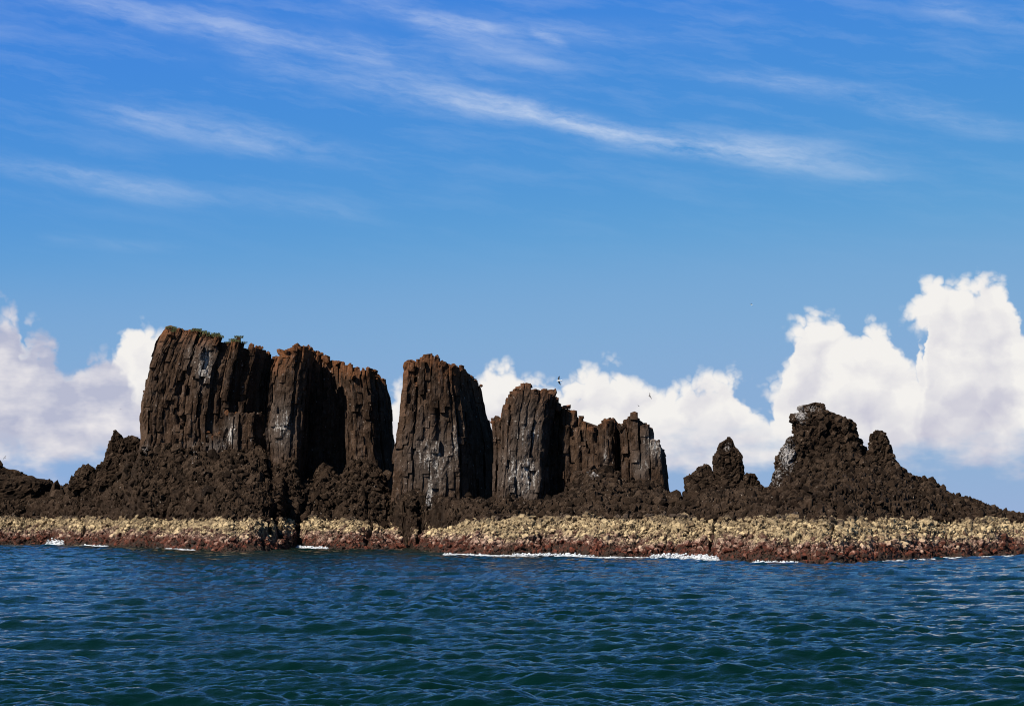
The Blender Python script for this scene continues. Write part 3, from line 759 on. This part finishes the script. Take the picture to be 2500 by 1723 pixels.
# ------------------------------------------------------------------ craggy peaks (not columnar)
def crag(root, outline, Y0, dr=0.7, nz=70, nr=96, seed=0, amp=0.42, cell=0.8, blocks=0, name='core', mat=None, tone0=0.0, keep=300):
    """outline: rows (py, left px, right px) from top to bottom; a lumpy mass of that silhouette, depth dr x its width"""
    r = np.random.default_rng(seed + 300); inv = np.array(root.location); mat = mat or M_TALUS
    a = np.array(sorted(outline), float)
    py = np.linspace(a[0, 0], a[-1, 0], nz); xl, xr = np.interp(py, a[:, 0], a[:, 1]), np.interp(py, a[:, 0], a[:, 2])
    z = Zof(py, Y0); X0, X1 = Xof(xl, Y0), Xof(xr, Y0)
    cx_, hw = (X0 + X1) / 2, (X1 - X0) / 2
    hwd = np.maximum(hw, 0.3); dep = np.maximum.accumulate(hwd) * dr
    th = np.linspace(0, 2 * np.pi, nr, endpoint=False); ct, st = np.cos(th), np.sin(th)
    ex = 0.8
    ux, uy = np.sign(ct) * np.abs(ct) ** ex, np.sign(st) * np.abs(st) ** ex
    V = np.stack([cx_[:, None] + hw[:, None] * ux[None], Y0 + dep[:, None] * uy[None], z[:, None] + 0 * ux[None]], -1).reshape(-1, 3)
    N = np.stack([np.tile(ct, (nz, 1)), np.tile(st, (nz, 1)), np.full((nz, nr), 0.35)], -1).reshape(-1, 3)
    cid, f1, gap = worley(V * np.array([cell, cell, cell * 0.75]), seed * 7 + 1)
    cid2, _, gap2 = worley(V * cell * 2.6, seed * 7 + 5)
    d = amp * (cid * 0.5 + fbm(V * 0.4, 3, seed + 80) * 0.8 + cid2 * 0.25) - 0.3 * np.exp(-(gap / 0.09) ** 2) - 0.10 * np.exp(-(gap2 / 0.1) ** 2)
    V2 = V + N * d[:, None] * np.clip(np.repeat(hw, nr) / 1.2, 0.25, 1)[:, None]
    top = V2[:nr].mean(0) + np.array([0, 0, 0.15])
    idx = np.arange(nz * nr).reshape(nz, nr)
    Fq = np.stack([idx[1:], np.roll(idx[1:], -1, 1), np.roll(idx[:-1], -1, 1), idx[:-1]], -1).reshape(-1, 4)
    VV = np.concatenate([V2, top[None]])
    fl_ = [list(map(int, f)) for f in Fq] + [[int(idx[0][k]), int(idx[0][(k + 1) % nr]), len(VV) - 1] for k in range(nr)]
    tn = np.concatenate([cid * 0.6 + cid2 * 0.4 + tone0, [0]])
    me = mesh_np(name, VV - inv, fl_, {'tone': tn, 'guano': guano_at(*VV.T), 'rust': np.exp(-(VV[:, 2].max() - VV[:, 2]) / 0.9) * 0.5})
    link(name, me, mat, root)
    if blocks:
        pick = r.integers(0, nz * nr, blocks * 3)
        pick = pick[N[pick, 1] < 0.35][:blocks]
        size = 0.22 + 0.5 * r.random(len(pick)) ** 2.0
        size *= np.clip(np.repeat(hw, nr)[pick] / 2.0, 0.5, 1)
        pos = V2[pick] - N[pick] * (size * 0.35)[:, None]
        scatter(root, mat, pos, size, r.uniform(-1, 1, len(pick)), 'boulder', 'boulders', keep, seed + 11, guano_at(*pos.T))
pk = root_at('rock_peak', 'broad dark conical peak with white guano on its crooked summit', 'rock peak', 2030, 1235, 292)
crag(pk, [(984, 1982, 2000), (987, 1968, 2012), (992, 1955, 2014), (1003, 1950, 2024), (1013, 1940, 2048), (1022, 1932, 2062), (1034, 1939, 2078), (1045, 1943, 2086), (1060, 1943, 2091), (1079, 1936, 2106), (1094, 1930, 2112), (1130, 1925, 2130), (1170, 1905, 2190), (1230, 1860, 2290), (1250, 1840, 2320)], 291, 0.55, 110, 150, 1, 0.6, 0.62, 330, keep=215)
crag(pk, [(1066, 1925, 1938), (1072, 1916, 1946), (1083, 1911, 1955), (1100, 1905, 1960), (1113, 1899, 1965), (1140, 1893, 1970), (1163, 1886, 1980), (1200, 1872, 1990), (1235, 1862, 1995)], 288.5, 0.5, 60, 80, 2, 0.45, 0.9, 90, name='shoulder')
kn = root_at('rock_outcrop', 'rounded rock knob on the right shoulder of the conical peak', 'rock outcrop', 2150, 1150, 291)
crag(kn, [(1051, 2136, 2150), (1056, 2128, 2160), (1062, 2124, 2166), (1075, 2119, 2171), (1090, 2117, 2174), (1110, 2113, 2183), (1132, 2110, 2195), (1165, 2100, 2215), (1190, 2095, 2230)], 290, 0.6, 60, 90, 3, 0.36, 0.95, 90)
sp_ = root_at('rock_spire', 'slim upright rock spire between the columned row and the conical peak', 'rock spire', 1780, 1200, 298)
crag(sp_, [(1069, 1777, 1785), (1075, 1768, 1789), (1082, 1756, 1791), (1092, 1753, 1794), (1106, 1744, 1808), (1115, 1741, 1814), (1144, 1741, 1816), (1170, 1740, 1820), (1210, 1732, 1830)], 297, 0.75, 70, 72, 4, 0.26, 1.0, 26)
kb = root_at('rock_outcrop', 'low blocky rock knob left of the slim spire', 'rock outcrop', 1715, 1200, 298)
crag(kb, [(1134, 1716, 1731), (1139, 1708, 1738), (1146, 1703, 1741), (1157, 1690, 1745), (1164, 1671, 1748), (1185, 1672, 1760), (1225, 1668, 1765)], 297.5, 0.7, 50, 72, 5, 0.28, 0.9, 24)
kc = root_at('rock_outcrop', 'squat angular rock knob right of the slim spire', 'rock outcrop', 1838, 1205, 298)
crag(kc, [(1156, 1818, 1843), (1160, 1812, 1847), (1178, 1806, 1856), (1195, 1802, 1868), (1230, 1795, 1885)], 296.5, 0.7, 44, 72, 6, 0.36, 0.9, 40)
kl = root_at('rock_spire', 'pointed leaning rock spire beside the left foot of the tallest stack', 'rock spire', 285, 1150, 343)
crag(kl, [(1050, 280, 284), (1056, 277, 289), (1063, 274, 298), (1075, 270, 304), (1085, 267, 306), (1100, 261, 309), (1120, 254, 312), (1145, 244, 318), (1185, 230, 330)], 344, 0.8, 70, 80, 7, 0.34, 0.9, 50)
kr = root_at('rock_outcrop', 'dark shaded rock saddle between the pointed spire and the tallest stack', 'rock outcrop', 325, 1120, 346)
crag(kr, [(1064, 318, 326), (1070, 302, 338), (1080, 296, 352), (1100, 292, 360), (1130, 285, 365)], 349, 0.8, 30, 64, 8, 0.34, 0.9, 20)
kd = root_at('rock_outcrop', 'knobbly low rock mound at the far left end of the rubble slope', 'rock outcrop', 220, 1170, 350)
crag(kd, [(1133, 212, 220), (1137, 201, 226), (1142, 198, 234), (1150, 193, 241), (1165, 180, 248), (1190, 165, 260)], 352, 0.8, 40, 72, 9, 0.4, 0.8, 40)
ke = root_at('rock_ridge', 'low black rock ridge cut off by the left edge of the picture', 'rock ridge', 50, 1230, 366)
crag(ke, [(1124, -8, 4), (1132, -14, 9), (1140, -20, 12), (1147, -26, 40), (1156, -40, 62), (1165, -60, 84), (1171, -80, 122), (1178, -90, 130), (1200, -110, 131), (1250, -140, 140)], 366, 0.55, 60, 110, 10, 0.5, 0.6, 70)
ob = root_at('boulder', 'orange weathered block perched on the sloping shoulder of the stepped stack', 'boulder', 1384, 1000, 305.5)
V0, F0 = hull_block(777, 18, 0.7, 0.6)
M_OR, t_, b_ = new_mat('rusty_rock')
c_ = mixc(t_, (noise(t_, geo_pos(t_), 2.2, 4, 0.6) * 2.4 - 0.7).sat(), (0.07, 0.032, 0.02), (0.30, 0.105, 0.035)); t_.links.new(c_.s, b_.inputs['Base Color']); b_.inputs['Roughness'].default_value = 0.9
add_bump(t_, b_, noise(t_, geo_pos(t_), 5.0, 4, 0.6), 0.8, 0.15)
bpy.data.objects.remove(ob)
me = mesh_np('boulder', V0 * np.array([0.72, 0.6, 0.55]), F0); ob = link('boulder', me, M_OR)
x_, y_, z_ = P(1384, 993, 306.9); ob.location = (float(x_), float(y_), float(z_)); tag(ob, 'orange weathered block perched on the sloping shoulder of the stepped stack', 'boulder')

# ------------------------------------------------------------------ grass on the tallest stack
def build_grass():
    r = np.random.default_rng(5)
    spots = [m for m in made1 if 472 < to_px(m[0], m[1], m[2])[0] < 596 and m[2] > Zof(870, 333)] + [m for m in made1 if 412 < to_px(m[0], m[1], m[2])[0] < 436 and m[2] > Zof(825, 333)]
    Vs, Fs = [], []
    for (x, y, z, o) in spots:
        for _ in range(95):
            a = r.uniform(0, 6.28); rr = 0.75 * math.sqrt(r.random()); bx, by = x + rr * math.cos(a), y + rr * math.sin(a)
            h, w, l = r.uniform(0.10, 0.32), r.uniform(0.025, 0.05), r.uniform(0, 6.28)
            lx, ly = 0.5 * h * math.cos(l), 0.5 * h * math.sin(l); k = len(Vs)
            px_, py_ = -math.sin(l) * w, math.cos(l) * w
            Vs += [(bx - px_, by - py_, z - 0.15), (bx + px_, by + py_, z - 0.15), (bx + px_ * .6 + lx * .4, by + py_ * .6 + ly * .4, z + h * .65), (bx + lx, by + ly, z + h), (bx - px_ * .6 + lx * .4, by - py_ * .6 + ly * .4, z + h * .65)]
            Fs.append([k, k + 1, k + 2, k + 3, k + 4])
    m, t, b = new_mat('grass_blades')
    c = mixc(t, noise(t, geo_pos(t), 1.4, 3, 0.6), (0.020, 0.030, 0.006), (0.075, 0.080, 0.016)); t.links.new(c.s, b.inputs['Base Color']); b.inputs['Roughness'].default_value = 0.7
    o = link('grass', mesh_np('grass', np.array(Vs), Fs), m); tag(o, 'green grass growing on top of the tallest basalt stack', 'grass', kind='stuff')
build_grass()

# ------------------------------------------------------------------ surf along the shore
def build_surf():
    m, t, b = new_mat('sea_foam')
    b.inputs['Base Color'].default_value = (0.46, 0.48, 0.50, 1); b.inputs['Roughness'].default_value = 0.75
    add_bump(t, b, noise(t, geo_pos(t), 6.0, 4, 0.7), 1.0, 0.12)
    r = np.random.default_rng(8)
    # (from px, to px, height m, spread m, lumps, label)
    SURF = [(118, 160, 1.1, 1.0, 130, 'small pointed burst of white surf against the far left rocks'), (198, 268, 0.35, 0.9, 150, 'flat white strip of surf right of the pointed burst'),
     (385, 480, 0.22, 1.0, 110, 'thin broken white surf below the tallest stack'), (725, 802, 0.5, 1.3, 260, 'bright white surf patch in the inlet below the split stack'),
     (1085, 1270, 0.35, 1.0, 260, 'narrow white surf line left of the middle of the ledge'), (1248, 1450, 0.55, 1.2, 400, 'long white breaking surf along the middle of the ledge'),
     (1450, 1590, 0.28, 1.0, 170, 'faint surf trail in the middle right of the ledge'), (1588, 1752, 0.75, 1.5, 420, 'largest churning white surf patch below the slim spire'),
     (1838, 1945, 0.4, 1.0, 230, 'white surf at the foot of the nearest part of the ledge'), (2130, 2280, 0.18, 0.8, 120, 'thin white surf flecks below the conical peak'), (2280, 2495, 0.22, 0.8, 170, 'faint surf flecks near the right edge of the picture')]
    for (a, b2, h, spread, n, lab) in SURF:
        n = int(n * 5.5)
        px = r.uniform(a, b2, n); e = np.sin((px - a) / (b2 - a) * np.pi) ** 0.5
        clump = 0.4 + 0.6 * np.clip(0.45 + 1.4 * fbm(np.stack([px / 14, px * 0, px * 0], 1), 3, a), 0, 1)
        Y = shoreY(px) - np.abs(r.normal(0.0, 0.7, n)) * spread - 1.0
        size = (0.04 + 0.13 * r.random(n) ** 2.5) * (0.45 + 0.65 * e * clump) * (0.8 + 0.5 * h)
        z = np.abs(r.normal(0, 0.27, n)) * h - 0.02 * e * clump ** 1.5
        Vs, Fs, off = [], [], 0
        Rm = rot_rand(r, n)
        for i in range(n):
            V0, F0 = BLOCKS[r.integers(0, 16)]
            v = ((V0 * size[i]) @ Rm[i].T) * np.array([4.2 if z[i] < 0.2 else 1.4, 1.4, 0.5 if z[i] < 0.2 else 1.0]) + np.array([float(Xof(px[i], Y[i])), Y[i], z[i]])
            Vs.append(v); Fs.append(F0 + off); off += len(v)
        V = np.concatenate(Vs); o_ = V.mean(0) * np.array([1, 1, 0])
        o = link('surf', mesh_np('surf', V - o_, np.concatenate(Fs), smooth=True), m); o.location = o_
        tag(o, lab, 'surf', 'patches of white surf along the shore', 'stuff')
build_surf()

# ------------------------------------------------------------------ sea birds
def bird_parts(root, span, white, fold):
    mats = white
    def loft(name, rings, mat):
        V, Fc = [], []
        k = len(rings[0])
        for rg in rings: V += rg
        for i in range(len(rings) - 1):
            for j in range(k): Fc.append([i * k + j, i * k + (j + 1) % k, (i + 1) * k + (j + 1) % k, (i + 1) * k + j])
        Fc += [list(range(k))[::-1], [len(V) - k + j for j in range(k)]]
        return link(name, mesh_np(name, np.array(V) * span, Fc, smooth=True), mat, root)
    body = [(-0.26, 0.012, 0.012, 0.0), (-0.16, 0.045, 0.04, 0.0), (-0.02, 0.065, 0.06, -0.005), (0.10, 0.055, 0.055, 0.0), (0.17, 0.034, 0.036, 0.012), (0.215, 0.036, 0.036, 0.018), (0.25, 0.022, 0.022, 0.014), (0.275, 0.009, 0.008, 0.008), (0.305, 0.003, 0.003, 0.002)]
    loft('body', [[(a * math.cos(q), x, b * math.sin(q) + zc) for q in np.linspace(0, 2 * math.pi, 9)[:-1]] for x, a, b, zc in body], mats[0])
    for sgn in (-1, 1):
        st = [(0.03, 0.13, -0.08, 0.0), (0.14, 0.15, -0.06, 0.05), (0.24, 0.13, -0.05, 0.085), (0.34, 0.08, -0.08, 0.085), (0.43, 0.01, -0.11, 0.07), (0.5, -0.09, -0.12, 0.05)]
        w_in, w_out = st[:4], st[3:]
        def ring(s_): x, le, te, zz = s_; zz = zz * fold; return [(sgn * x, le, zz), (sgn * x, (le + te) / 2, zz + 0.012), (sgn * x, te, zz), (sgn * x, (le + te) / 2, zz - 0.006)]
        ring_ = (lambda rs: rs if sgn > 0 else [q[::-1] for q in rs])
        loft('wing', ring_([ring(q) for q in w_in]), mats[1])
        loft('wing_tip', ring_([ring(q) for q in w_out]), mats[2])
    loft('tail', [[(-w, y, 0.004), (w, y, 0.004), (w, y, -0.004), (-w, y, -0.004)] for y, w in ((-0.2, 0.03), (-0.26, 0.05), (-0.33, 0.075))], mats[0])
def simple_mat(name, col):
    m, t, b = new_mat(name); c = mixc(t, noise(t, geo_pos(t), 9.0, 2, 0.5), tuple(v * 0.85 for v in col), col); t.links.new(c.s, b.inputs['Base Color']); b.inputs['Roughness'].default_value = 0.7; return m
FW, FD, FG = simple_mat('white_feathers', (0.82, 0.82, 0.80)), simple_mat('dark_feathers', (0.02, 0.02, 0.025)), simple_mat('grey_feathers', (0.09, 0.085, 0.085))
BIRDS = [(1365, 929, 296, 1.4, (FW, FD, FD), (0.0, 1.15, 1.25), 0.8, 'white sea bird with dark wings banking beside the grey guano-streaked stack'),
 (1586, 967, 330, 1.1, (FG, FG, FG), (0.1, 1.2, 0.7), 2.0, 'small grey bird against the white cloud above the jagged-tipped stack'),
 (1835, 744, 320, 0.75, (FW, FD, FD), (0.5, 0.5, 1.0), 1.2, 'tiny bird highest in the blue sky, left of the tallest cloud'),
 (294, 999, 340, 0.6, (FG, FG, FG), (0.1, 0.2, 0.3), 1.4, 'tiny dark bird left of the tallest stack, in front of grey cloud'),
 (12, 1117, 326, 0.75, (FG, FG, FG), (0.3, -0.9, 0.7), 1.8, 'dark bird above the black ridge at the left edge'),
 (1559, 991, 345, 0.55, (FG, FG, FG), (0.3, 0.6, -0.4), 1.6, 'faintest speck of a bird just left below the small grey bird')]
for (px_, py_, Y_, span, mats, rot, fold, lab) in BIRDS:
    b_ = root_at('sea_bird', lab, 'bird', px_, py_, Y_, 'birds flying over the islet'); b_.rotation_euler = rot
    bird_parts(b_, span, mats, fold)
